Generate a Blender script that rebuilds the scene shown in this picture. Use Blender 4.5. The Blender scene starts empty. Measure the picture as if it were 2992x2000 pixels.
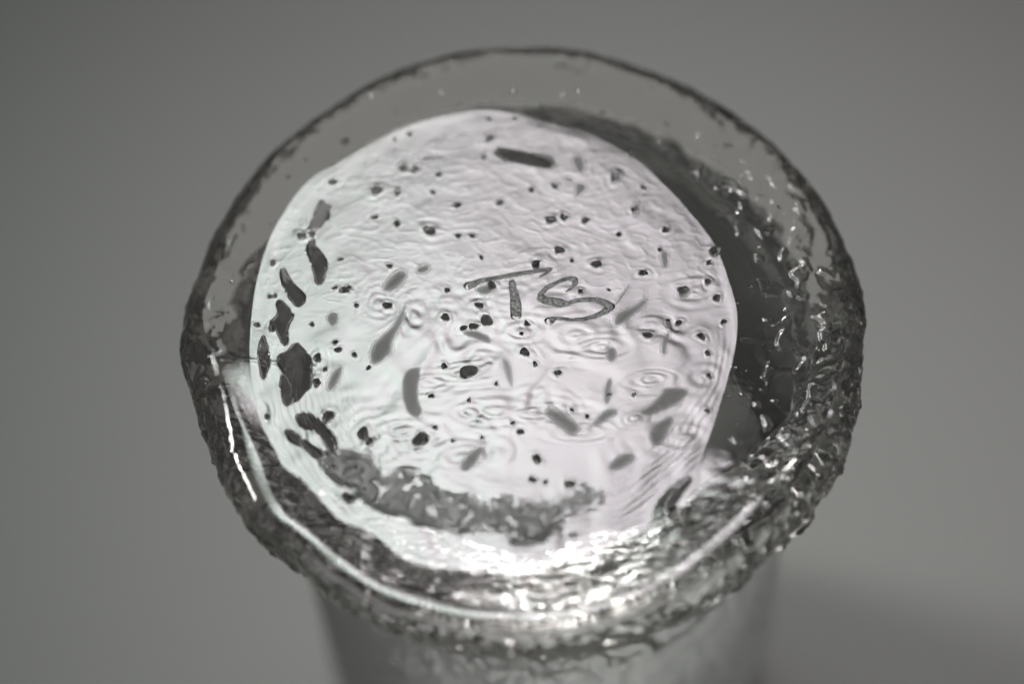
import bpy, math, random
import numpy as np

sc = bpy.context.scene
MM = 0.001
H = 142.0                        # height of the upturned base above the table, mm
random.seed(5)
rng = np.random.default_rng(11)

# ---------------------------------------------------------------- camera
def look(loc, tgt, roll=0.0):
    from mathutils import Vector, Matrix
    f = (Vector(tgt) - Vector(loc)).normalized()
    q = f.to_track_quat('-Z', 'Y').to_matrix().to_4x4()
    return Matrix.Translation(Vector(loc)) @ q @ Matrix.Rotation(roll, 4, 'Z')

TH, ROLL, DIST, TX, TY = math.radians(61), math.radians(-3.0), 427.7, -2.02, -3.95
tgt = (TX*MM, TY*MM, H*MM)
pos = (TX*MM, (TY-DIST*math.cos(TH))*MM, (H+DIST*math.sin(TH))*MM)
cam = bpy.data.cameras.new("camera")
cam.lens = 105.0; cam.sensor_width = 36.0
cam.clip_start = 0.01; cam.clip_end = 50.0
cam.dof.use_dof = True
cam.dof.focus_distance = (DIST+1.5)*MM
cam.dof.aperture_fstop = 4.8
cam_ob = bpy.data.objects.new("camera", cam)
sc.collection.objects.link(cam_ob)
cam_ob.matrix_world = look(pos, tgt, ROLL)
sc.camera = cam_ob

# ---------------------------------------------------------------- world and lamp
w = bpy.data.worlds.new("World"); sc.world = w; w.use_nodes = True
w.node_tree.nodes["Background"].inputs[0].default_value = (0.98, 1.0, 0.97, 1)
w.node_tree.nodes["Background"].inputs[1].default_value = 0.035
sc.view_settings.view_transform = 'Standard'
sc.view_settings.look = 'None'
sc.view_settings.exposure = 0.0
sc.view_settings.gamma = 1.0
cy = sc.cycles
cy.max_bounces = 20; cy.transmission_bounces = 18; cy.glossy_bounces = 8; cy.diffuse_bounces = 3
cy.caustics_reflective = True; cy.caustics_refractive = True
cy.sample_clamp_indirect = 20.0; cy.blur_glossy = 0.3
cy.use_denoising = True

LGAIN = 0.070
SOFT = 0.40                       # one round softbox behind and above the vase
LD = 0.60
lx = -0.025
lamp = bpy.data.lights.new("softbox_lamp", 'AREA')
lamp.shape = 'SQUARE'; lamp.size = SOFT
lamp.energy = 14.0*math.pi*SOFT*SOFT*LGAIN
lamp.spread = math.radians(42)    # narrow spread, chosen so the backdrop dims towards its corners
lamp.use_nodes = True
nt = lamp.node_tree
em = nt.nodes["Emission"]
geo = nt.nodes.new("ShaderNodeNewGeometry")
sep = nt.nodes.new("ShaderNodeSeparateXYZ")
ramp = nt.nodes.new("ShaderNodeValToRGB")
nt.links.new(geo.outputs["Parametric"], sep.inputs[0])
nt.links.new(sep.outputs[0], ramp.inputs[0])
els = ramp.color_ramp.elements
els[0].position = 0.40; els[0].color = (1.0, 0.94, 0.99, 1)
els[1].position = 0.66; els[1].color = (0.88, 0.985, 0.935, 1)
nt.links.new(ramp.outputs[0], em.inputs[0])
# the cloth is hottest in the middle
ds = nt.nodes.new("ShaderNodeVectorMath"); ds.operation = 'DISTANCE'; ds.inputs[1].default_value = (0.5, 0.5, 0)
cz = nt.nodes.new("ShaderNodeCombineXYZ")
nt.links.new(sep.outputs[0], cz.inputs[0]); nt.links.new(sep.outputs[1], cz.inputs[1])
nt.links.new(cz.outputs[0], ds.inputs[0])
mr = nt.nodes.new("ShaderNodeValToRGB")
e = mr.color_ramp.elements
e[0].position = 0.0; e[0].color = (1, 1, 1, 1)
e[1].position = 0.50; e[1].color = (.0, .0, .0, 1)
k1 = e.new(0.26); k1.color = (.74, .74, .74, 1)
k2 = e.new(0.39); k2.color = (.36, .36, .36, 1)
gain = nt.nodes.new("ShaderNodeMath"); gain.operation = 'MULTIPLY'; gain.inputs[1].default_value = 1.3
nt.links.new(ds.outputs["Value"], mr.inputs[0]); nt.links.new(mr.outputs[0], gain.inputs[0]); nt.links.new(gain.outputs[0], em.inputs[1])
lamp_ob = bpy.data.objects.new("softbox_lamp", lamp)
sc.collection.objects.link(lamp_ob)
ELEV = math.radians(61)
lamp_ob.matrix_world = look((lx+TX*MM, TY*MM+LD*math.cos(ELEV), H*MM+LD*math.sin(ELEV)), (0.003, 0.085, H*MM))

# bare lamp low behind: it shines through the thick glass and glints on the near rim
l2 = bpy.data.lights.new("bare_lamp", 'AREA'); l2.shape = 'RECTANGLE'; l2.size = 0.34; l2.size_y = 0.13
l2.energy = 0.095; l2.spread = math.radians(20); l2.color = (1.0, 0.97, 0.93)
EL2, AZ2, D2 = math.radians(22), math.radians(-6), 0.70
l2o = bpy.data.objects.new("bare_lamp", l2); sc.collection.objects.link(l2o)
l2o.matrix_world = look((D2*math.cos(EL2)*math.sin(AZ2), D2*math.cos(EL2)*math.cos(AZ2), H*MM+D2*math.sin(EL2)), (0, 0, H*MM))

# weak side lamp on the left: throws the soft dark patch to the right of the body
l3 = bpy.data.lights.new("side_lamp", 'AREA'); l3.shape = 'DISK'; l3.size = 0.15
l3.energy = 0.085; l3.spread = math.radians(28)
l3o = bpy.data.objects.new("side_lamp", l3); sc.collection.objects.link(l3o)
l3o.matrix_world = look((-0.50, 0.24, 0.58), (0.09, 0.03, 0.0))

# ---------------------------------------------------------------- traced layout (mm on the base, centre = 0,0)
BRIGHT = [[0.23,35.23],[4.71,33.24],[10.47,31.32],[14.22,28.77],[17.92,25.85],[20.9,22.24],[23.83,18.27],[26.68,13.6],[28.35,10.52],[29.32,6.78],[30.23,2.33],[30.68,-1.32],[30.26,-4.88],[29.29,-9.1],[28.08,-12.56],[26.88,-15.99],[25.32,-20.06],[23.96,-23.42],[23.02,-26.1],[20.54,-26.64],[17.94,-28.86],[16.06,-31.45],[15.66,-33.77],[14.61,-35.05],[12.02,-35.9],[7.09,-37.61],[3.4,-39.05],[-3.25,-39.98],[-6.23,-39.48],[-11.63,-39.17],[-15.22,-38.64],[-18.78,-37.11],[-21.12,-34.32],[-24.1,-32.14],[-27.1,-30.96],[-29.48,-27.79],[-31.88,-24.26],[-34.31,-22.75],[-35.52,-20.62],[-37.33,-16.37],[-38.55,-12.81],[-39.46,-7.83],[-39.76,-2.84],[-39.43,2.91],[-38.78,7.97],[-37.15,14.52],[-35.2,18.89],[-32.58,23.26],[-29.96,26.14],[-27.02,27.64],[-23.41,29.96],[-19.45,32.41],[-14.83,34.46],[-9.56,35.53],[-4.96,36.18]]
HOOK = [[22.54,-25.7],[23.24,-26.74],[23.0,-28.47],[21.74,-30.39],[19.85,-31.76],[19.57,-31.0],[20.68,-29.58],[21.77,-28.4],[22.53,-27.32],[22.02,-26.67]]
PATCH = [[0.12,[[-3.33,28.32],[-2.34,28.8],[-0.08,28.51],[1.84,27.85],[3.78,27.73],[5.67,26.84],[5.45,25.1],[3.02,25.48],[0.47,26.4],[-2.1,26.87]]],[0.4,[[-14.32,27.82],[-13.51,28.44],[-11.46,28.45],[-10.79,28.27],[-10.58,27.72],[-12.17,27.55],[-13.76,27.46]]],[0.15,[[-29.16,21.93],[-28.39,20.96],[-27.61,20.38],[-27.85,19.48],[-27.98,18.43],[-28.89,17.57],[-29.35,16.94],[-30.24,17.07],[-31.03,16.52],[-30.45,18.19],[-29.52,20.24]]],[0.15,[[-30.83,14.81],[-30.05,14.76],[-29.96,13.45],[-29.29,13.02],[-28.53,11.55],[-28.34,9.73],[-28.81,8.21],[-29.49,6.97],[-30.14,8.29],[-30.55,10.9],[-31.3,13.02]]],[0.5,[[8.04,26.74],[9.13,27.09],[10.05,26.47],[10.08,24.92],[9.53,23.55],[8.66,25.01]]],[0.5,[[8.62,22.21],[10.26,21.83],[9.47,20.49],[8.36,19.58],[8.56,21.1]]],[0.5,[[6.79,23.44],[7.97,23.23],[8.17,22.52],[7.23,22.72]]],[0.5,[[16.93,18.78],[17.61,18.46],[17.34,16.13],[16.72,15.61]]],[0.15,[[-35.12,10.04],[-34.56,10.13],[-34.13,8.95],[-32.82,7.07],[-31.72,5.72],[-31.47,4.69],[-32.19,3.97],[-32.85,3.88],[-33.72,5.08],[-34.48,6.66],[-35.13,8.75]]],[0.15,[[-35.72,4.95],[-34.62,4.37],[-33.31,2.51],[-33.31,2.0],[-34.32,0.8],[-34.12,-1.73],[-34.46,-2.72],[-35.33,-1.41],[-35.75,0.13],[-36.85,1.33],[-35.96,1.91],[-35.4,2.89]]],[0.15,[[-37.96,-1.25],[-37.52,-1.03],[-37.05,-2.56],[-36.88,-4.57],[-37.11,-6.55],[-37.78,-8.25],[-38.21,-6.48],[-38.46,-3.98]]],[0.2,[[-35.57,-4.15],[-34.47,-3.97],[-33.36,-2.53],[-32.7,-2.32],[-32.27,-3.1],[-30.97,-4.43],[-30.78,-6.68],[-30.93,-9.39],[-31.92,-10.32],[-33.02,-11.73],[-33.89,-11.44],[-33.65,-9.23],[-34.72,-7.19],[-35.57,-5.15]]],[0.2,[[-35.15,-7.16],[-34.29,-7.71],[-33.65,-9.73],[-33.67,-11.69],[-34.33,-12.39],[-34.86,-11.62],[-35.28,-9.63]]],[0.3,[[-33.04,-13.94],[-31.31,-13.79],[-30.02,-14.85],[-28.33,-16.89],[-27.29,-19.13],[-27.95,-20.06],[-29.0,-18.79],[-30.05,-16.55],[-31.77,-16.2],[-32.84,-15.41]]],[0.3,[[-34.8,-16.27],[-33.5,-16.59],[-32.22,-17.88],[-30.09,-19.69],[-29.24,-20.47],[-30.11,-21.14],[-31.39,-19.86],[-32.67,-18.82],[-34.16,-17.76]]],[0.7,[[-16.96,3.05],[-18.34,1.1],[-18.81,-0.13],[-20.84,-2.03],[-22.19,-3.45],[-22.56,-5.43],[-22.04,-6.7],[-20.27,-5.81],[-19.26,-4.63],[-19.09,-2.38],[-17.48,0.29]]],[0.5,[[-17.71,-7.95],[-15.94,-7.07],[-15.08,-7.61],[-15.71,-10.3],[-15.68,-12.76],[-15.08,-14.51],[-15.98,-15.68],[-17.47,-14.61],[-18.13,-11.39]]],[0.8,[[-20.41,6.32],[-19.03,8.29],[-17.67,9.24],[-16.37,8.13],[-18.21,5.67],[-20.0,5.27]]],[0.6,[[-15.45,9.1],[-13.65,9.77],[-13.24,8.71],[-15.04,8.05]]],[0.6,[[-28.01,2.7],[-26.91,2.38],[-26.72,0.85],[-27.83,-0.1],[-28.69,1.47]]],[0.7,[[-28.75,-9.52],[-27.95,-7.34],[-26.62,-6.18],[-26.2,-6.95],[-27.11,-9.37],[-28.22,-10.54]]],[0.6,[[-9.19,-1.72],[-7.21,-1.59],[-5.06,-2.72],[-5.12,-4.22],[-6.62,-3.38],[-8.56,-2.51]]],[0.9,[[-3.89,-6.04],[-2.41,-7.13],[-2.09,-9.63],[-2.39,-11.58],[-3.17,-9.56]]],[0.7,[[-6.92,5.5],[-4.25,5.85],[-4.09,4.56],[-5.44,3.88],[-6.74,4.47]]],[0.4,[[-6.23,0.88],[-4.92,0.55],[-4.52,-0.49],[-5.42,-0.94],[-6.27,-0.13]]],[0.6,[[-10.21,-23.26],[-9.07,-21.41],[-6.65,-20.11],[-6.93,-21.54],[-8.3,-23.61],[-9.83,-24.48]]],[0.8,[[13.16,0.15],[15.52,0.81],[17.7,2.28],[17.63,1.21],[15.39,-1.05],[13.23,-2.5],[12.59,-1.67]]],[0.45,[[13.26,1.74],[15.3,4.56],[15.38,4.02],[13.72,1.72],[13.23,1.21]]],[0.6,[[20.07,9.68],[21.25,9.88],[21.31,7.43],[20.34,6.95]]],[0.5,[[22.41,3.33],[23.6,3.79],[23.97,2.43],[22.75,1.7],[22.33,2.26]]],[0.6,[[20.05,-3.7],[20.86,-3.75],[20.15,-5.55],[19.78,-7.63],[19.13,-7.06],[19.37,-5.24]]],[0.7,[[11.67,-5.31],[13.01,-5.91],[12.65,-7.98],[11.49,-8.17],[11.23,-6.85]]],[0.6,[[11.35,-10.51],[12.02,-10.81],[11.55,-12.85],[11.57,-14.39],[10.63,-14.85],[10.4,-13.04]]],[0.8,[[8.89,-17.31],[10.36,-15.61],[12.18,-15.46],[12.57,-16.51],[10.92,-17.43],[9.75,-18.13],[8.38,-18.3]]],[0.7,[[19.2,-12.53],[21.92,-12.69],[22.77,-13.51],[21.28,-15.23],[19.4,-16.14],[17.52,-17.06],[15.7,-17.2],[15.31,-16.16],[17.21,-14.99],[18.68,-13.53]]],[0.7,[[16.5,-18.78],[19.33,-17.16],[20.44,-17.48],[19.09,-20.46],[17.62,-22.14],[16.53,-21.58]]],[0.9,[[1.51,-15.34],[3.59,-14.69],[5.98,-16.63],[7.22,-18.74],[5.8,-19.93],[3.87,-18.04]]],[0.8,[[10.75,-24.01],[12.63,-22.61],[14.43,-22.71],[13.87,-24.44],[11.77,-25.58],[10.44,-25.25]]],[0.45,[[-29.69,-21.26],[-28.17,-20.39],[-25.14,-19.6],[-23.01,-20.69],[-21.56,-22.93],[-21.38,-24.38],[-19.01,-23.44],[-16.44,-23.59],[-14.16,-25.99],[-11.87,-27.55],[-8.92,-28.43],[-7.05,-29.72],[-4.69,-29.15],[-2.78,-29.26],[-2.98,-33.72],[-7.2,-33.24],[-9.3,-32.89],[-12.47,-32.47],[-15.63,-32.05],[-18.76,-29.99],[-22.36,-29.31],[-24.43,-26.58],[-26.74,-24.78],[-28.64,-23.0]]],[0.7,[[-2.98,-28.95],[-0.78,-29.82],[1.92,-29.48],[4.16,-29.36],[6.5,-27.51],[7.82,-27.84],[9.53,-29.18],[6.31,-30.73],[3.58,-31.81],[0.78,-34.35],[-1.93,-35.17],[-3.24,-34.61]]]]
PITS = [[-3.72,34.39,0.31],[0.18,34.14,0.25],[-3.74,30.89,0.5],[-17.84,31.54,0.25],[-15.67,32.33,0.31],[-4.84,27.8,0.31],[-16.88,26.48,0.5],[-15.07,26.14,0.5],[-11.55,25.0,0.31],[-27.2,24.68,0.44],[-20.85,22.91,0.63],[-17.77,22.35,0.38],[-12.49,22.02,0.25],[-21.21,18.26,0.31],[-8.98,19.54,0.38],[-2.74,19.53,0.38],[-17.92,16.85,0.38],[-13.16,15.44,0.69],[-9.04,14.22,0.31],[-7.01,14.09,0.31],[-5.82,10.39,0.25],[-19.19,9.72,0.31],[-26.35,11.27,0.25],[4.6,16.22,0.57],[6.54,16.55,0.44],[9.57,15.77,0.44],[14.5,23.01,0.57],[5.54,21.89,0.38],[5.6,25.47,0.25],[2.04,21.5,0.31],[18.55,20.86,0.31],[17.02,17.19,0.38],[14.39,13.08,0.31],[21.24,13.41,0.38],[5.6,10.95,0.57],[2.05,8.73,0.57],[7.28,9.07,0.25],[10.85,8.27,0.57],[20.18,10.13,0.25],[17.52,6.39,0.44],[8.25,3.81,0.31],[12.35,3.78,0.19],[27.16,7.5,0.31],[28.14,9.43,0.69],[26.73,4.37,0.38],[27.77,1.54,0.44],[28.46,-2.48,0.31],[25.09,-4.64,0.44],[25.81,-7.47,0.31],[25.71,-11.15,0.31],[25.09,-16.72,0.31],[23.04,3.13,0.57],[22.02,-2.24,0.38],[20.48,-1.78,0.25],[17.44,-3.97,0.5],[-0.29,-5.7,0.57],[1.11,-7.77,0.31],[4.26,-9.38,0.44],[-0.58,-2.67,0.25],[0.25,-1.07,0.38],[-8.51,-8.4,1.01],[-11.84,-7.35,0.38],[-11.43,0.71,0.5],[-6.46,2.37,0.5],[-5.49,-0.22,0.75],[-8.86,-1.24,0.38],[-7.41,-1.04,0.5],[-13.86,-12.03,0.31],[-8.51,-12.98,0.25],[-4.56,-10.62,0.25],[-2.5,-17.04,0.25],[-1.45,-18.48,0.38],[-13.47,-17.08,0.31],[-15.5,-18.83,0.94],[-23.66,-17.52,0.82],[-22.76,-18.82,0.5],[-11.03,-19.3,0.25],[-6.9,-19.06,0.25],[-28.54,-14.45,0.75],[-29.95,-4.85,0.5],[-28.85,-6.84,0.25],[-30.13,-8.88,0.5],[-24.63,-4.67,0.31],[-27.35,-2.5,0.31],[-26.93,-3.75,0.38],[-25.93,6.1,0.5],[-19.68,3.17,0.5],[-24.15,3.44,0.25],[-22.62,-6.92,0.25],[-30.63,0.64,0.25],[-36.21,11.35,0.38],[-38.61,1.12,0.31],[-36.76,5.66,0.25],[-35.94,5.75,0.25],[-36.48,0.42,0.44],[-37.19,-13.94,0.31],[-32.02,15.7,0.5],[-30.42,15.97,0.38],[-27.19,6.54,0.25],[-25.17,6.42,0.31],[-10.96,5.19,0.31],[-4.5,5.53,0.57],[0.6,-22.88,0.57],[4.96,-27.09,0.57],[-0.17,-26.11,0.44],[4.95,-35.02,0.38],[1.64,-26.55,0.31],[14.81,-13.52,0.25],[5.92,-15.44,0.25],[8.01,-16.61,0.31],[11.3,-13.32,0.25],[-25.82,-27.53,0.75]]
BUBS = [[16.93,27.6,0.63],[28.16,9.65,0.75],[31.36,20.07,0.38],[27.9,-20.9,0.44],[-25.31,32.39,0.63],[0.12,39.79,0.5],[4.23,36.78,0.31],[7.6,38.53,0.31],[9.94,39.17,0.31],[2.19,35.19,0.31],[21.51,29.09,0.31],[23.63,24.35,0.25],[33.15,22.24,0.31],[28.17,0.28,0.25],[30.74,0.85,0.31],[32.01,16.27,0.38],[34.68,10.14,0.25],[-13.91,43.04,0.25],[-10.71,40.07,0.31],[-8.18,37.56,0.25],[-21.22,40.34,0.38],[-17.7,36.98,0.25],[-29.35,23.82,0.31],[-31.22,29.29,0.25],[-33.84,26.38,0.31],[27.31,30.27,0.25],[13.3,35.04,0.31],[18.4,33.16,0.25],[-42.26,8.92,0.31],[-42.89,-8.34,0.38],[32.86,3.63,0.31],[34.31,-8.69,0.31],[30.12,-14.08,0.38],[37.56,-0.29,0.31],[33.21,-21.22,0.31],[28.81,-29.83,0.44]]
CREST = [[-175.09,41.63],[-165.5,42.53],[-151.91,43.57],[-139.58,46.56],[-126.3,47.86],[-114.55,48.32],[-103.53,48.05],[-92.87,47.8],[-82.21,48.04],[-70.59,47.04],[-61.38,45.74],[-50.63,44.71],[-40.2,44.14],[-32.38,44.05],[-20.27,45.04],[-7.45,45.44],[9.16,45.04],[29.66,43.94],[50.92,43.71],[70.09,44.02],[89.11,44.28],[113.67,44.44],[134.7,44.16],[153.47,44.19],[165.55,44.14],[175.02,42.26]]
OUTER = [[-176.52,50.36],[-171.81,49.62],[-166.07,48.95],[-159.15,49.14],[-154.07,49.67],[-149.45,49.71],[-144.91,50.07],[-141.68,49.87],[-137.45,48.98],[-132.58,48.86],[-128.33,49.44],[-123.63,49.96],[-119.44,50.24],[-115.49,50.47],[-109.65,50.4],[-104.64,50.63],[-99.77,50.94],[-94.36,50.95],[-88.33,51.25],[-82.84,50.8],[-76.58,50.8],[-70.57,50.28],[-65.61,50.89],[-61.32,50.43],[-56.49,49.72],[-51.79,49.61],[-47.55,49.41],[-43.21,49.03],[-39.03,49.82],[-35.19,49.91],[-30.49,50.21],[-26.53,49.43],[-22.97,49.68],[-17.01,49.84],[-11.28,49.37],[-5.44,49.34],[1.22,50.17],[7.19,50.0],[13.87,49.72],[21.72,49.87],[29.37,49.71],[37.77,49.7],[46.09,49.73],[55.4,49.79],[64.03,50.03],[72.18,50.39],[79.97,50.78],[89.06,50.76],[98.95,50.87],[106.83,50.67],[115.33,50.12],[124.54,49.7],[131.4,49.7],[138.79,49.89],[145.16,49.75],[151.12,49.62],[157.37,49.88],[163.19,49.77],[168.49,50.23],[172.74,50.57],[178.54,50.58]]
STROKES = {"tbar":[[-7.94,5.71,1.079],[-7.23,5.91,1.016],[-6.46,6.28,0.635],[-5.81,6.5,0.572],[-3.64,6.77,0.533],[-1.08,7.2,0.533],[1.47,7.49,0.508],[3.01,7.69,0.483],[4.09,7.74,0.508],[3.49,7.14,0.279],[2.57,6.58,0.076]],"tstem":[[-1.55,5.83,0.826],[-1.44,4.95,1.079],[-1.24,3.76,1.27],[-1.14,2.59,1.46],[-1.16,1.43,1.499],[-1.25,0.35,1.333]],"s":[[6.37,3.96,0.254],[7.02,4.36,0.381],[7.57,5.13,0.508],[7.61,5.86,0.572],[6.87,6.13,0.483],[5.84,5.83,0.508],[4.54,5.32,0.533],[3.23,4.52,0.635],[2.49,3.69,0.762],[2.46,3.03,0.953],[3.13,2.63,1.079],[4.5,2.25,1.206],[5.12,2.0,1.397],[6.25,1.85,0.762],[7.54,2.29,0.635],[9.06,2.41,0.66],[10.57,2.25,0.737],[11.55,1.75,0.953],[12.39,1.05,1.079],[11.59,0.23,0.826],[10.16,-0.41,0.635],[8.62,-0.83,0.533],[6.73,-0.86,0.508],[5.24,-0.55,0.508],[4.24,-0.42,0.572],[3.52,-0.81,1.206]]}
SEAMS = [[[30.83,-5.34],[34.57,-5.42],[39.08,-3.9],[43.53,-3.09],[48.31,-2.3]],[[-47.84,-3.48],[-42.84,-4.21],[-37.84,-5.01],[-30.36,-6.17]],[[18.02,8.2],[13.86,2.6],[7.75,-4.96],[3.75,-9.7],[-0.79,-13.65],[-5.31,-17.91]]]

# ---------------------------------------------------------------- maths helpers
_perm = rng.permutation(4096)
_grad = rng.normal(size=(4096, 3)); _grad /= np.linalg.norm(_grad, axis=1)[:, None]
def noise(x, y, z=0.0, s=1.0, seed=0):
    """gradient noise, about -1..1"""
    x = np.asarray(x)/s+seed*17.3; y = np.asarray(y)/s+seed*9.1; z = np.zeros_like(x)+np.asarray(z)/s
    xi = np.floor(x).astype(np.int64); yi = np.floor(y).astype(np.int64); zi = np.floor(z).astype(np.int64)
    fx, fy, fz = x-xi, y-yi, z-zi
    u, v, t = [f*f*f*(f*(f*6-15)+10) for f in (fx, fy, fz)]
    out = 0.0
    for a in (0, 1):
        for b in (0, 1):
            for c in (0, 1):
                h = _perm[(_perm[(_perm[(xi+a) & 4095]+yi+b) & 4095]+zi+c) & 4095]
                g = _grad[h]
                d = g[..., 0]*(fx-a)+g[..., 1]*(fy-b)+g[..., 2]*(fz-c)
                out = out+d*(u if a else 1-u)*(v if b else 1-v)*(t if c else 1-t)
    return out*1.5
def sst(a, b, x):
    t = np.clip((x-a)/(b-a), 0, 1); return t*t*(3-2*t)
def seg_dist(x, y, pts, closed=True, widths=None):
    P = np.array(pts, float)[:, :2]
    n = len(P) if closed else len(P)-1
    best = np.full(x.shape, 1e9)
    for i in range(n):
        a, b = P[i], P[(i+1) % len(P)]
        ab = b-a; L = max(ab@ab, 1e-9)
        t = np.clip(((x-a[0])*ab[0]+(y-a[1])*ab[1])/L, 0, 1)
        d = np.hypot(x-a[0]-t*ab[0], y-a[1]-t*ab[1])
        if widths is not None: d = d-0.5*(widths[i]*(1-t)+widths[(i+1) % len(P)]*t)
        best = np.minimum(best, d)
    return best
def inside(x, y, pts):
    P = np.array(pts, float); r = np.zeros(x.shape, bool)
    for i in range(len(P)):
        (x0, y0), (x1, y1) = P[i-1], P[i]
        if y0 == y1: continue
        r ^= ((y0 > y) != (y1 > y)) & (x < (x1-x0)*(y-y0)/(y1-y0)+x0)
    return r
def sdf(x, y, pts):                      # positive inside
    d = seg_dist(x, y, pts); return np.where(inside(x, y, pts), d, -d)
def smooth_poly(pts, n=3):               # Chaikin
    P = np.array(pts, float)
    for _ in range(n):
        Q = np.roll(P, -1, 0); P = np.stack([.75*P+.25*Q, .25*P+.75*Q], 1).reshape(-1, 2)
    return P
def periodic(tab, phi):
    a = np.array(tab); A = np.radians(np.r_[a[-3:, 0]-360, a[:, 0], a[:3, 0]+360]); V = np.r_[a[-3:, 1], a[:, 1], a[:3, 1]]
    k = np.ones(3)/3
    base = np.interp(phi, A, V)
    m = 9 if len(tab) > 40 else 61
    ker = np.hanning(m+2)[1:-1]; ker /= ker.sum()
    ext = np.r_[base[-m:], base, base[:m]]
    return np.convolve(ext, ker, 'same')[m:-m]

def LIP_Y(x):
    return np.interp(x, (-52, -30, 22, 50), (-7.0, -7.5, -24.0, -28))

# ---------------------------------------------------------------- height of the upturned base
SWIRLS = [(random.uniform(-24, 26), random.uniform(-24, 4), random.uniform(1.2, 3.2), random.uniform(.8, 2.0), random.uniform(5, 9), random.uniform(.006, .012)*random.choice((1, 1.5))) for _ in range(44)]
BR = smooth_poly(BRIGHT, 2); HK = smooth_poly(HOOK, 2)
def top_height(x, y, rc):
    """mm above the flat, polished middle; rc = radius of the lip crest on that ray"""
    r = np.hypot(x, y)
    n1 = noise(x, y, 0, 9, 1); n2 = noise(x, y, 3, 3.2, 2); n3 = noise(x, y, 5, 1.5, 3); n4 = noise(x, y, 7, .7, 4)
    dB = seg_dist(x, y, BR); dB = np.where(inside(x, y, BR), dB, -dB)
    dH = sdf(x, y, HK)
    d = np.maximum(dB, dH)+(0.10*n3+0.05*n4)*(0.3+.7*sst(0, -14, y))
    front = sst(8, -34, y)
    # saucer-like annulus rising from the flat to the lip
    out = np.maximum(-d, 0)
    g = 0.182*np.sqrt(out*out+0.02)-0.182*math.sqrt(0.02)
    # two mould halves: the near half dips to a raised lip, the far half falls away
    hw_ = 4+8*sst(-20, -40, x)+6*sst(5, 25, x)
    half = sst(-hw_, hw_, (y+0.6*n2)-LIP_Y(x))
    h = g*(1-half)*1.0-((0.235-0.075*sst(14, 28, y))*np.minimum(out, 4)+0.135*np.maximum(out-4, 0))*half
    # flat middle: long shallow waves, contour ripples, hammered skin
    mid = sst(-0.2, 1.5, d)
    wv = noise(x, y, 1, 14, 5)+0.45*noise(x, y, 2, 5, 6)
    ring = np.sin(wv*12.0)
    back = sst(-12, 14, y+3*n1)
    h = h+0.060*wv*mid+(0.012+0.022*sst(-.1, .5, n1))*ring*(1-0.75*back)*mid
    rid = 1-np.abs(noise(x+1.6*n2, y*1.5+1.2*n1, 4, 3.0, 8))*2.2
    rid2 = 1-np.abs(noise(x+.8*n3, y*1.6+.8*n2, 6, 1.7, 18))*2.4
    h = h+mid*((0.016*np.maximum(rid-0.5, 0)+0.010*np.maximum(rid2-.5, 0))*(0.15+back)+(0.007*n2+0.0028*n3+0.0010*n4)*(0.30+back))
    for cx_, cy_, kx, ky, kf, ka in SWIRLS:
        s_ = (np.abs(x-cx_) < 9) & (np.abs(y-cy_) < 9)
        qx, qy = (x[s_]-cx_+.5*n2[s_])/kx, (y[s_]-cy_+.5*n1[s_])/ky
        q_ = np.hypot(qx, qy)
        h[s_] += ka*np.sin(q_*kf)*np.exp(-(q_/2.0)**2)*mid[s_]
    # drawn strings in the glass of the near border
    st_ = np.sin((np.hypot(x-1, y+2)+1.3*n1+.5*n2)*6.5)
    h = h+0.009*st_*sst(24, 32, r)*sst(2, -16, y)*mid
    # sparkling lumps in the saucer near the viewer, quieter towards the back
    lump = np.abs(noise(x*.8+.8*n2, y*1.1+.8*n1, 9, 2.9, 9))*0.62+np.abs(noise(x*.75, y*1.15, 11, 1.5, 10))*0.24+0.02*noise(x, y, 13, .9, 12)
    zone = sst(0.2, 2.0, out)
    right = sst(5, 35, x)*sst(30, -10, y)
    h = h+lump*zone*(0.005+0.10*front*sst(-10, -36, y)+0.10*right*sst(36, 44, r))
    isl = sst(0.08, 0.36, noise(x*1.1+.6*n2, y+.6*n1, 17, 3.4, 15)+.35*n3)
    h = h+isl*half*(0.15*sst(2, 5, out)*sst(2, 14, x)*sst(34, 14, y)+0.05*sst(2, 5, out)*sst(20, 12, y))
    # frosty grain on the near part of the flat
    h = h+0.02*np.abs(noise(x, y*1.6, 15, .8, 13))*sst(-18, -27, y+4*n1)*sst(-30, 10, x+10*n2)*mid*sst(-.1, .6, n2+.25)
    matte = np.zeros_like(h)
    # shallow tilted hollows, and matte spots added to fade the softbox reflection softly
    for wd0, pts in PATCH:
        wd = wd0
        P = np.array(pts); lo = P.min(0)-2.5; hi = P.max(0)+2.5
        s = (x > lo[0]) & (x < hi[0]) & (y > lo[1]) & (y < hi[1])
        if not s.any(): continue
        xs, ys = x[s], y[s]
        if wd0 > .4 and len(pts) < 12: P = P.mean(0)+(P-P.mean(0))*1.0; pts = P.tolist()
        Q = smooth_poly(pts, 2)
        dd = sdf(xs, ys, Q)+(0.10*n3[s]+0.06*n4[s])*(1.4 if wd < .3 else 1)
        m = sst(-min(wd0, .75)*.75, min(wd0, .75)*.75, dd)
        cxy = P.mean(0); rm = np.hypot(*cxy)
        rr = np.hypot(xs, ys)
        if wd0 > .39:
            big = len(pts) > 11
            ms = sst(-wd0*(1.5+.5*big), wd0*(1.2+.3*big), dd+(.75*n2[s]+.3*n3[s]+.3*n1[s])*big)
            if big: ms = ms*(1-.9*sst(.24, .55, n3[s]+.5*n2[s]))*(.80+.2*n2[s])
            matte[s] = np.maximum(matte[s], ms)
            if big: h[s] += (0.34*np.abs(noise(xs, ys*1.3, 21, 2.1, 14))+.25*(rr-np.median(np.hypot(Q[:, 0], Q[:, 1])))*.3)*ms
            continue
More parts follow.
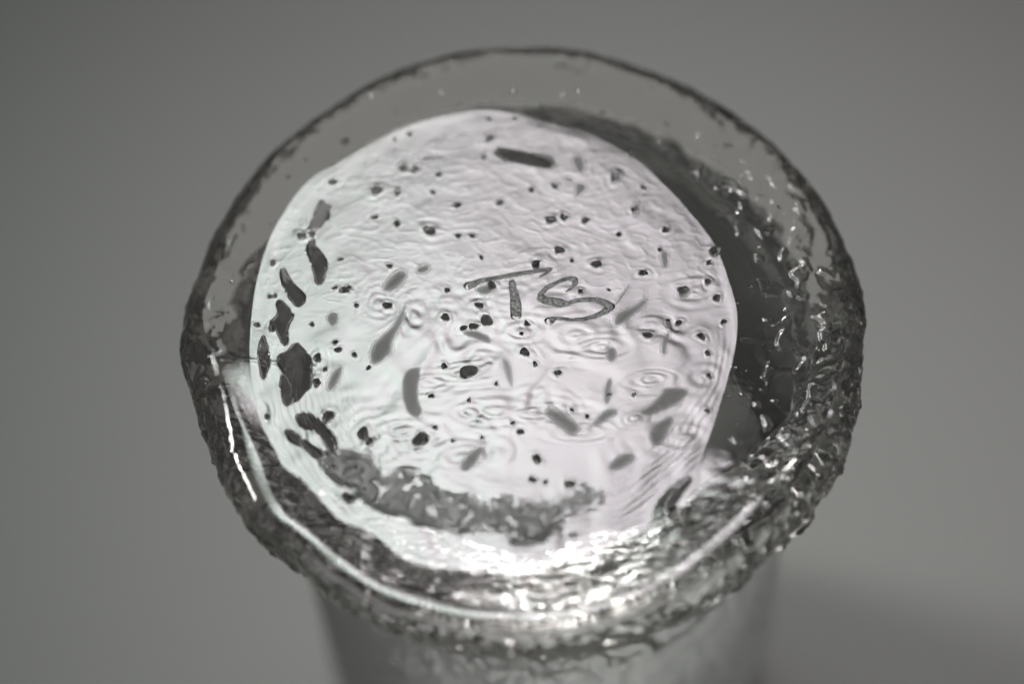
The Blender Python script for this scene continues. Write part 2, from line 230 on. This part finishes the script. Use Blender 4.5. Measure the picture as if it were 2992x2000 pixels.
        # spine radius along the hollow
        ph = np.arctan2(ys, xs); pp = np.arctan2(Q[:, 1], Q[:, 0]); pr = np.hypot(Q[:, 0], Q[:, 1])
        C = np.cov((Q-cxy).T); ev, evec = np.linalg.eigh(C); u, v = evec[:, 0], evec[:, 1]
        if u@cxy < 0: u = -u
        su = (xs-cxy[0])*u[0]+(ys-cxy[1])*u[1]; sv = (xs-cxy[0])*v[0]+(ys-cxy[1])*v[1]
        if len(pts) > 15:
            ref = np.arctan2(cxy[1], cxy[0])
            rel = np.angle(np.exp(1j*(ph-ref))); relp = np.angle(np.exp(1j*(pp-ref)))
            co = np.polyfit(relp, pr, 2)
            tilt = (rr-np.polyval(co, np.clip(rel, relp.min(), relp.max())))*0.26
        else:
            tilt = 0.24*su+0.26*sv*min(1, 3.0/math.sqrt(ev[1]+1e-6))
        lumps = (0.10*np.abs(noise(xs, ys, 21, 1.3, 14))+0.04*n4[s])*sst(-14, -26, ys)
        h[s] += m*(tilt-(0.10 if wd0 < .4 else 0.02)+lumps)
    # pits: small open craters with a raised, drawn skin round them
    for px, py, pr in PITS:
        s = (np.abs(x-px) < 5*pr+1) & (np.abs(y-py) < 5*pr+1)
        xs, ys = x[s], y[s]
        ang = np.arctan2(ys-py, xs-px)
        q = np.hypot(xs-px, ys-py)*(1+0.16*np.sin(2*ang+px)+0.10*np.sin(3*ang+py))/(pr*1.05)
        h[s] += -pr*1.5*np.clip(1-q**2.0, 0, 1)**0.9
        h[s] += 0.05*pr*np.exp(-((q-1.25)/0.40)**2)*(0.6+0.4*np.cos(3*ang+px*2))
        h[s] += (0.004+.010*pr)*np.exp(-(q/2.8)**2)*np.cos(q*3.4)*(1+.6*np.cos(2*ang+py))
    # mould seams and the drawn thread across the middle
    for i, sm in enumerate(SEAMS):
        P = np.array(sm); s = (x > P[:, 0].min()-2) & (x < P[:, 0].max()+2) & (y > P[:, 1].min()-2) & (y < P[:, 1].max()+2)
        dd = seg_dist(x[s]+.25*n2[s], y[s]+.25*n1[s], sm, closed=False)
        h[s] += (0.10, 0.045, 0.006)[i]*np.exp(-(dd/(.32, .32, .28)[i])**2)
    # scratched initials
    for key, st in STROKES.items():
        P = np.array(st); s = (x > P[:, 0].min()-2) & (x < P[:, 0].max()+2) & (y > P[:, 1].min()-2) & (y < P[:, 1].max()+2)
        dd = seg_dist(x[s], y[s], st, closed=False, widths=P[:, 2])
        h[s] -= 0.20*sst(0.02, -0.06, dd)
    return h, matte

# ---------------------------------------------------------------- the glass skin, ring by ring
NJ = 1800
phi = -np.pi+2*np.pi*(np.arange(NJ)+0.5)/NJ
RO = periodic(OUTER, phi)-0.15
RC = np.minimum(periodic(CREST, phi), RO-2.6)
fw_ = 0.14+0.30*sst(0, -.8, np.cos(phi))+0.16*sst(.1, .6, np.cos(phi))
far = sst(-fw_, fw_, np.sin(phi)-LIP_Y(46*np.cos(phi))/46)      # the far mould half
RC = RC*(1-far)+(RO-3.1-0.7*np.sin(phi*7)*np.sin(phi*11+1))*far
RC = RC-0.6*sst(-.55, -.8, np.sin(phi))
NT, NS = 430, 96
t = np.r_[np.linspace(0.002, 1, NT)]
# crest height
xc, yc = RC*np.cos(phi), RC*np.sin(phi)
X = t[:, None]*xc[None]; Y = t[:, None]*yc[None]
Zt, MT = top_height(X.ravel(), Y.ravel(), None); Zt = Zt.reshape(X.shape)
ZC = np.convolve(np.r_[Zt[-1][-30:], Zt[-1], Zt[-1][:30]], np.ones(31)/31, 'same')[30:-30]
# blend the last 1 mm to the smoothed crest so the lip reads as one edge
rr = np.hypot(X, Y); e = sst(1.2, 0.0, RC[None]-rr)
Zt = Zt*(1-e)+e*(ZC[None]+(-0.03+0.17*far[None])*(RC[None]-rr))
q01 = np.linspace(0, 1, NS+1)[1:][:, None]
RIM0 = 5.0+1.2*far
s0 = (0.88*far)[None]
s = s0+(np.pi/2-s0)*q01
land = 1-0.42*sst(-.2, -.6, np.sin(phi))[None]
Rs = RC[None]+(RO-RC)[None]*((np.sin(s)-np.sin(s0))/(1-np.sin(s0)))**land
Zs = -RIM0[None]+(ZC+RIM0)[None]*np.cos(s)/np.cos(s0)
# wall below the widest ring down to the table
zw = np.r_[np.linspace(-6.5, -34, 150), np.linspace(-34.6, -H+0.4, 110)]
prof_z = np.array([-5, -8, -10.5, -12.3, -14, -17, -24, -40, -60, -95, -112, -126, -136, -142.])
prof_k = np.array([50, 49.4, 47.2, 44.0, 41.0, 39.0, 38.3, 38.4, 38.8, 38.4, 37.8, 36.8, 35.8, 35.2])
k = np.interp(zw, prof_z[::-1], prof_k[::-1])
k = np.convolve(np.r_[[k[0]]*4, k, [k[-1]]*4], np.ones(9)/9, 'same')[4:-4]
keep = np.exp((zw+5)/9.0)
Rw = k[:, None]*(1+(RO[None]/50-1)*keep[:, None])
Zw = np.repeat(zw[:, None], NJ, 1)
Rl = np.vstack([Rs, Rw]); Zl = np.vstack([Zs, Zw])
cp, sp = np.cos(phi)[None], np.sin(phi)[None]
xx, yy = Rl*cp, Rl*sp
arc = np.vstack([np.linspace(0, 1, NS)[:, None]*np.ones((1, NJ)), np.ones_like(Rw)])
frontw = sst(20, -42, yy); back0 = sst(-8, 30, yy)
leftr = sst(20, 46, np.abs(xx))*sst(30, 0, yy)
w1 = np.abs(noise(xx, yy, Zl*1.0, 7.0, 31)); w2 = np.abs(noise(xx, yy, Zl*.8, 3.0, 32)); w3 = np.abs(noise(xx, yy, Zl, 1.3, 33)); w3b = 1.6*noise(xx, yy, Zl*.8, 1.9, 36)**2; w4 = noise(xx, yy, Zl, .65, 34)
amp = sst(0.0, 0.35, arc)*far[None]+sst(0.26-.16*leftr, 0.6-.15*leftr, arc)*(1-far[None])
bump = (1.0*w1+0.55*w2*(0.7+.5*frontw)+0.26*w3*(0.9-.7*frontw+.2*leftr+.5*back0)+0.015*w4+.55*w3b*frontw*(1-.0))
bump = (bump-0.55)*amp*(0.30+0.45*frontw+0.35*leftr)
below = sst(-5, -9, Zl)
back = sst(-8, 34, yy)
bump = bump*(1+.25*back)
bump = bump*(1-0.0*below)+below*((0.9*w1+0.5*w2-.3)*0.5*(1-.75*back*(1-sst(5, 30, xx)))*(1-.65*sst(-40, -70, Zl))+0.30*sst(.05, .22, noise(xx, yy, Zl*.8, 4.0, 35))*sst(-18, -9, Zl)*sst(-8, 12, xx))
Rl = Rl+np.minimum(bump, 1.2)
# crest jitter so the near lip is ragged
Zl = Zl+sst(0.3, 0.5, arc)*sst(0.95, 0.6, arc)*frontw*0.25*(w2+w3*.8-.5)
Xa = np.vstack([X, Rl*cp+1.5*sst(-12, -40, Zl)]); Ya = np.vstack([Y, Rl*sp]); Za = np.vstack([Zt, Zl])
NR = len(Xa)

# ---------------------------------------------------------------- materials
def new_mat(name):
    m = bpy.data.materials.new(name); m.use_nodes = True
    n = m.node_tree; n.nodes.clear()
    o = n.nodes.new("ShaderNodeOutputMaterial")
    return m, n, o
def glass_mat(name, tint, bump_mm, scale, rough=0.0):
    m, n, o = new_mat(name)
    g = n.nodes.new("ShaderNodeBsdfGlass"); g.inputs["Color"].default_value = (*tint, 1)
    g.inputs["IOR"].default_value = 1.52; g.inputs["Roughness"].default_value = rough
    if bump_mm > 0:
        tc = n.nodes.new("ShaderNodeTexCoord"); ns = n.nodes.new("ShaderNodeTexNoise")
        ns.inputs["Scale"].default_value = scale; ns.inputs["Detail"].default_value = 3.0
        b = n.nodes.new("ShaderNodeBump"); b.inputs["Distance"].default_value = bump_mm*MM; b.inputs["Strength"].default_value = 1.0
        n.links.new(tc.outputs["Object"], ns.inputs["Vector"]); n.links.new(ns.outputs[0], b.inputs["Height"])
        n.links.new(b.outputs[0], g.inputs["Normal"])
    n.links.new(g.outputs[0], o.inputs[0])
    return m
GL_BASE = glass_mat("clear_glass_base", (0.945, 0.935, 0.932), 0.0025, 700)
GL_RIM = glass_mat("darkened_glass_rim", (0.92, 0.912, 0.90), 0.0, 900)  # tint darkened to deepen the blacks between the glints
GL_NECK = glass_mat("clear_glass_neck", (0.99, 0.985, 0.98), 0.0, 900, 0.30)  # same glass, lighter tint to brighten the crescent beside the disc
GL_WALL = glass_mat("darkened_glass_wall", (0.60, 0.602, 0.59), 0.03, 260, 0.34)  # same clear glass, tint darkened so the body reads dimmer
GL_IN = glass_mat("clear_glass_inside", (0.96, 0.96, 0.955), 0.01, 200, 0.45)

GL_AIR = glass_mat("void_air", (0.97, 0.97, 0.965), 0, 1)

# ---------------------------------------------------------------- objects
def mesh_grid(name, X, Y, Z, mat, parent, close_first=False, flip=False):
    nr, nj = X.shape
    co = np.stack([X, Y, Z+H], -1).reshape(-1, 3)*MM
    i = np.arange(nr-1)[:, None]*nj; j = np.arange(nj)[None]; j2 = (j+1) % nj
    q = np.stack([i+j, i+nj+j, i+nj+j2, i+j2], -1).reshape(-1, 4)
    if flip: q = q[:, ::-1]
    loops = q.ravel(); starts = np.arange(len(q))*4; tot = np.full(len(q), 4)
    if close_first:
        cap = np.arange(nj); cap = cap[::-1] if flip else cap
        starts = np.r_[starts, len(loops)]; tot = np.r_[tot, nj]; loops = np.r_[loops, cap]
    me = bpy.data.meshes.new(name)
    me.vertices.add(len(co)); me.vertices.foreach_set("co", co.ravel().astype(np.float32))
    me.loops.add(len(loops)); me.loops.foreach_set("vertex_index", loops.astype(np.int32))
    me.polygons.add(len(starts)); me.polygons.foreach_set("loop_start", starts.astype(np.int32))
    me.polygons.foreach_set("loop_total", tot.astype(np.int32))
    me.update(calc_edges=True); me.validate()
    me.polygons.foreach_set("use_smooth", np.ones(len(me.polygons), bool))
    me.materials.append(mat)
    o = bpy.data.objects.new(name, me); sc.collection.objects.link(o); o.parent = parent
    return o

vase = bpy.data.objects.new("glass_vase", None); sc.collection.objects.link(vase)
vase["label"] = "upturned clear glass vase with bubbled base, ragged rim and scratched initials TS"
vase["category"] = "vase"

base = mesh_grid("base", Xa[:NT], Ya[:NT], Za[:NT], GL_BASE, vase, close_first=True)
at = base.data.attributes.new("matte", 'FLOAT', 'POINT'); at.data.foreach_set("value", MT.astype(np.float32))
nn_ = GL_BASE.node_tree; gb = [q for q in nn_.nodes if q.type == 'BSDF_GLASS'][0]
an = nn_.nodes.new("ShaderNodeAttribute"); an.attribute_name = "matte"
sq = nn_.nodes.new("ShaderNodeMath"); sq.operation = 'POWER'; sq.inputs[1].default_value = 1.5
sm_ = nn_.nodes.new("ShaderNodeMath"); sm_.operation = 'MULTIPLY'; sm_.inputs[1].default_value = 0.55
nn_.links.new(sq.outputs[0], sm_.inputs[0])
nn_.links.new(an.outputs["Fac"], sq.inputs[0]); nn_.links.new(sm_.outputs[0], gb.inputs["Roughness"])
mesh_grid("foot_rim", Xa[NT-1:NT+NS+40], Ya[NT-1:NT+NS+40], Za[NT-1:NT+NS+40], GL_RIM, vase)
NK = NT+NS+130
mesh_grid("neck", Xa[NT+NS+39:NK+1], Ya[NT+NS+39:NK+1], Za[NT+NS+39:NK+1], GL_NECK, vase)
mesh_grid("side_wall", Xa[NK:], Ya[NK:], Za[NK:], GL_WALL, vase)

# added air void under the near lip: lumpy skin makes darks and glints
na, nr_ = 900, 150
pa = np.linspace(math.radians(-168), math.radians(-2), na); pr_ = np.linspace(0, 1, nr_)
PA, PR = np.meshgrid(pa, pr_)
rin = 33.5+2.6*noise(np.cos(pa)*20, np.sin(pa)*20, 2, 6, 81); rou = 45.4+1.0*noise(np.cos(pa)*30, np.sin(pa)*30, 4, 7, 82)
endw = sst(0, math.radians(40), pa-pa[0])*sst(0, math.radians(65), pa[-1]-pa)
rin = rin+(42-rin)*(1-endw)
RR = rin[None]+(rou-rin)[None]*PR
ax_, ay_ = RR*np.cos(PA), RR*np.sin(PA)
q1 = noise(ax_, ay_, 1, 5, 83); q2 = noise(ax_, ay_, 2, 2.2, 84)
lum = np.abs(noise(ax_*.62+.5*q2, ay_*1.25+.5*q2, 3, 2.5, 85))*0.42+np.abs(noise(ax_*.7, ay_*1.2, 5, 1.3, 86))*0.09
edge = np.minimum(np.minimum(PR, 1-PR)*6, np.minimum(sst(0, .12, PA-pa[0]), sst(0, .12, pa[-1]-PA)))
edge = np.clip(edge, 0, 1)
zt_ = -3.2-0.60*(rou[None]-RR)+0.5*q1-lum*edge
zb_ = zt_-0.02-1.6*np.sqrt(edge)
mesh_grid("added_air_void", np.vstack([ax_, ax_[::-1]]).T, np.vstack([ay_, ay_[::-1]]).T, np.vstack([zt_, zb_[::-1]]).T, GL_AIR, vase, flip=False)

# hollow inside: thick glass floor, then the inner wall
NI = 360
ph2 = -np.pi+2*np.pi*(np.arange(NI)+.5)/NI
r1 = np.linspace(0.3, 31.8, 66); z1 = -96-0.004*r1**2
a2 = np.linspace(0, np.pi/2, 16)[1:]
r2 = 31.8+3.2*np.sin(a2); z2 = z1[-1]-3.2*(1-np.cos(a2))
z3 = np.linspace(z2[-1]-1.5, -H+0.3, 70); r3 = np.interp(z3, [-H, -128, z2[-1]], [32.2, 34.4, 35.0])
ri = np.r_[r1, r2, r3]; zi = np.r_[z1, z2, z3]
Xi = ri[:, None]*np.cos(ph2)[None]; Yi = ri[:, None]*np.sin(ph2)[None]; Zi = np.repeat(zi[:, None], NI, 1)
nn = noise(Xi, Yi, Zi, 9, 41); n5 = noise(Xi, Yi, Zi, 3.5, 42)
fl = (np.arange(len(ri)) < 66)[:, None]; dn = np.clip((Zi+136)/40, 0, 1)
Zi = Zi+0.20*Yi*dn+np.where(fl, (0.35*nn+.12*n5)*sst(31.8, 28, ri)[:, None], 0); sc_r = 1+np.where(fl, 0, (0.6*nn+.15*n5)/34)
mesh_grid("inner_wall", Xi*sc_r, Yi*sc_r, Zi, GL_IN, vase, close_first=True, flip=True)
# mouth lip on the table
zl = np.array([-H+0.4, -H+0.12, -H+0.10, -H+0.3]); rl = np.array([35.6, 35.0, 34.0, 33.1])
mesh_grid("mouth_lip", rl[:, None]*np.cos(ph2)[None], rl[:, None]*np.sin(ph2)[None], np.repeat(zl[:, None], NI, 1), GL_WALL, vase)

# scratched letters: ragged ground-glass strokes lying in their grooves
m, n, o = new_mat("ground_glass_powder")
pb = n.nodes.new("ShaderNodeBsdfPrincipled"); pb.inputs["Roughness"].default_value = 0.75
tc = n.nodes.new("ShaderNodeTexCoord"); ns = n.nodes.new("ShaderNodeTexNoise"); ns.inputs["Scale"].default_value = 3200; ns.inputs["Detail"].default_value = 2
cr = n.nodes.new("ShaderNodeValToRGB")
cr.color_ramp.elements[0].position = .38; cr.color_ramp.elements[0].color = (.045, .046, .043, 1)
cr.color_ramp.elements[1].position = .68; cr.color_ramp.elements[1].color = (.30, .303, .29, 1)
n.links.new(tc.outputs["Object"], ns.inputs["Vector"]); n.links.new(ns.outputs[0], cr.inputs[0]); n.links.new(cr.outputs[0], pb.inputs["Base Color"])
n.links.new(pb.outputs[0], o.inputs[0])
FROST = m
def stroke_mesh(name, keys, label):
    V, F = [], []
    for key in keys:
        P = np.array(STROKES[key])
        for _ in range(3):
            Q = np.empty((2*len(P)-2, 3)); Q[0::2] = .75*P[:-1]+.25*P[1:]; Q[1::2] = .25*P[:-1]+.75*P[1:]
            P = np.vstack([P[:1], Q, P[-1:]])
        L = np.r_[0, np.cumsum(np.hypot(*np.diff(P[:, :2], axis=0).T))]
        u = np.arange(0, L[-1], 0.035)
        px, py, pw = [np.interp(u, L, P[:, c]) for c in range(3)]
        dx, dy = np.gradient(px), np.gradient(py); l = np.hypot(dx, dy)+1e-9; nx, ny = -dy/l, dx/l
        # round ends
        e0 = np.sqrt(np.clip(1-(1-np.clip(u/(pw[0]*.5), 0, 1))**2, .02, 1)); e1 = np.sqrt(np.clip(1-(1-np.clip((L[-1]-u)/(pw[-1]*.5+1e-3), 0, 1))**2, .02, 1))
        hw = pw*.5*e0*e1
        K = 9; b = len(V)
        zc_ = top_height(px, py, None)[0]
        for side_i, fr in enumerate(np.linspace(-1, 1, K)):
            jag = (0.11*np.abs(noise(u, u*0+fr*3, 0, .11, 51+side_i))+.05*noise(u, u*0, 2, .35, 61+side_i)) if abs(fr) == 1 else 0
            off = fr*(hw+jag)
            zz = np.convolve(np.r_[[zc_[0]]*4, zc_, [zc_[-1]]*4], np.ones(9)/9, 'valid')+0.15+0.05*noise(u, u*0+fr*.5, 0, .10, 71)+0.02*(1-fr*fr)
            for a in range(len(u)): V.append(((px[a]+nx[a]*off[a])*MM, (py[a]+ny[a]*off[a])*MM, (H+zz[a])*MM))
        nu = len(u)
        for kk in range(K-1):
            for a in range(nu-1): F.append((b+kk*nu+a, b+kk*nu+a+1, b+(kk+1)*nu+a+1, b+(kk+1)*nu+a))
    me = bpy.data.meshes.new(name); me.from_pydata(V, [], F); me.materials.append(FROST)
    ob = bpy.data.objects.new(name, me); sc.collection.objects.link(ob); ob.parent = vase; ob["label"] = label
stroke_mesh("scratched_letter", ("tbar", "tstem"), "scratched letter T")
stroke_mesh("scratched_letter", ("s",), "scratched letter S")

# air bubbles caught in the thick glass
import bmesh
bm = bmesh.new(); bmesh.ops.create_icosphere(bm, subdivisions=3, radius=1.0)
bme = bpy.data.meshes.new("bubble"); 
bmesh.ops.reverse_faces(bm, faces=bm.faces); bm.to_mesh(bme); bm.free()
bme.polygons.foreach_set("use_smooth", np.ones(len(bme.polygons), bool)); bme.materials.append(glass_mat("bubble_air", (1, 1, 1), 0, 1))
def bubble(x, y, z, r):
    o = bpy.data.objects.new("bubble", bme); sc.collection.objects.link(o); o.parent = vase
    o.location = (x*MM, y*MM, (H+z)*MM); f = random.uniform(.8, 1.2)
    o.scale = (r*MM*f, r*MM/f, r*MM*random.uniform(.8, 1))
    o.rotation_euler = (0, 0, random.uniform(0, 3))
for bx, by, br in BUBS: bubble(bx, by, -br*1.3-0.3-random.uniform(0, .6), br)
def b_y(a): return math.sin(a) > -.3
for i in range(150):
    a = random.uniform(-math.pi, math.pi); r = 47*math.sqrt(random.uniform(.35, .78))
    bubble(r*math.cos(a), r*math.sin(a), -random.uniform(1.2, 5.5)-(2.5 if b_y(a) else 0), random.choice((.12, .15, .18, .22, .3)))

# ---------------------------------------------------------------- grey paper sweep
m, n, o = new_mat("grey_paper")
pb = n.nodes.new("ShaderNodeBsdfPrincipled"); pb.inputs["Roughness"].default_value = 0.9; pb.inputs["Specular IOR Level"].default_value = 0.2
tc = n.nodes.new("ShaderNodeTexCoord"); ns = n.nodes.new("ShaderNodeTexNoise"); ns.inputs["Scale"].default_value = 400; ns.inputs["Detail"].default_value = 4
mx = n.nodes.new("ShaderNodeMix"); mx.data_type = 'RGBA'
ALB = 0.25
mx.inputs[6].default_value = (ALB*.97, ALB*.965, ALB*.92, 1); mx.inputs[7].default_value = (ALB*1.03, ALB*1.025, ALB*.975, 1)
n.links.new(tc.outputs["Object"], ns.inputs["Vector"]); n.links.new(ns.outputs[0], mx.inputs[0]); n.links.new(mx.outputs[2], pb.inputs["Base Color"])
n.links.new(pb.outputs[0], o.inputs[0])
V, F = [], []
xs = np.linspace(-1.2, 1.2, 25)
path = [(-1.0, 0.0)]+[(v, 0.0) for v in np.linspace(-.8, .9, 18)]+[(.9+.3*math.sin(a), .3-.3*math.cos(a)) for a in np.linspace(.1, math.pi/2, 12)]+[(1.2, .9)]
for (yv, zv) in path:
    for xv in xs: V.append((xv, yv, zv+0.0004*math.sin(xv*9+yv*7)*(zv > .01)))
nx = len(xs)
for a in range(len(path)-1):
    for b in range(nx-1): F.append((a*nx+b, a*nx+b+1, (a+1)*nx+b+1, (a+1)*nx+b))
me = bpy.data.meshes.new("backdrop"); me.from_pydata(V, [], F); me.polygons.foreach_set("use_smooth", np.ones(len(F), bool)); me.materials.append(m)
bd = bpy.data.objects.new("backdrop", me); sc.collection.objects.link(bd)
bd["kind"] = "structure"; bd["label"] = "seamless mid grey paper backdrop under and behind the vase"
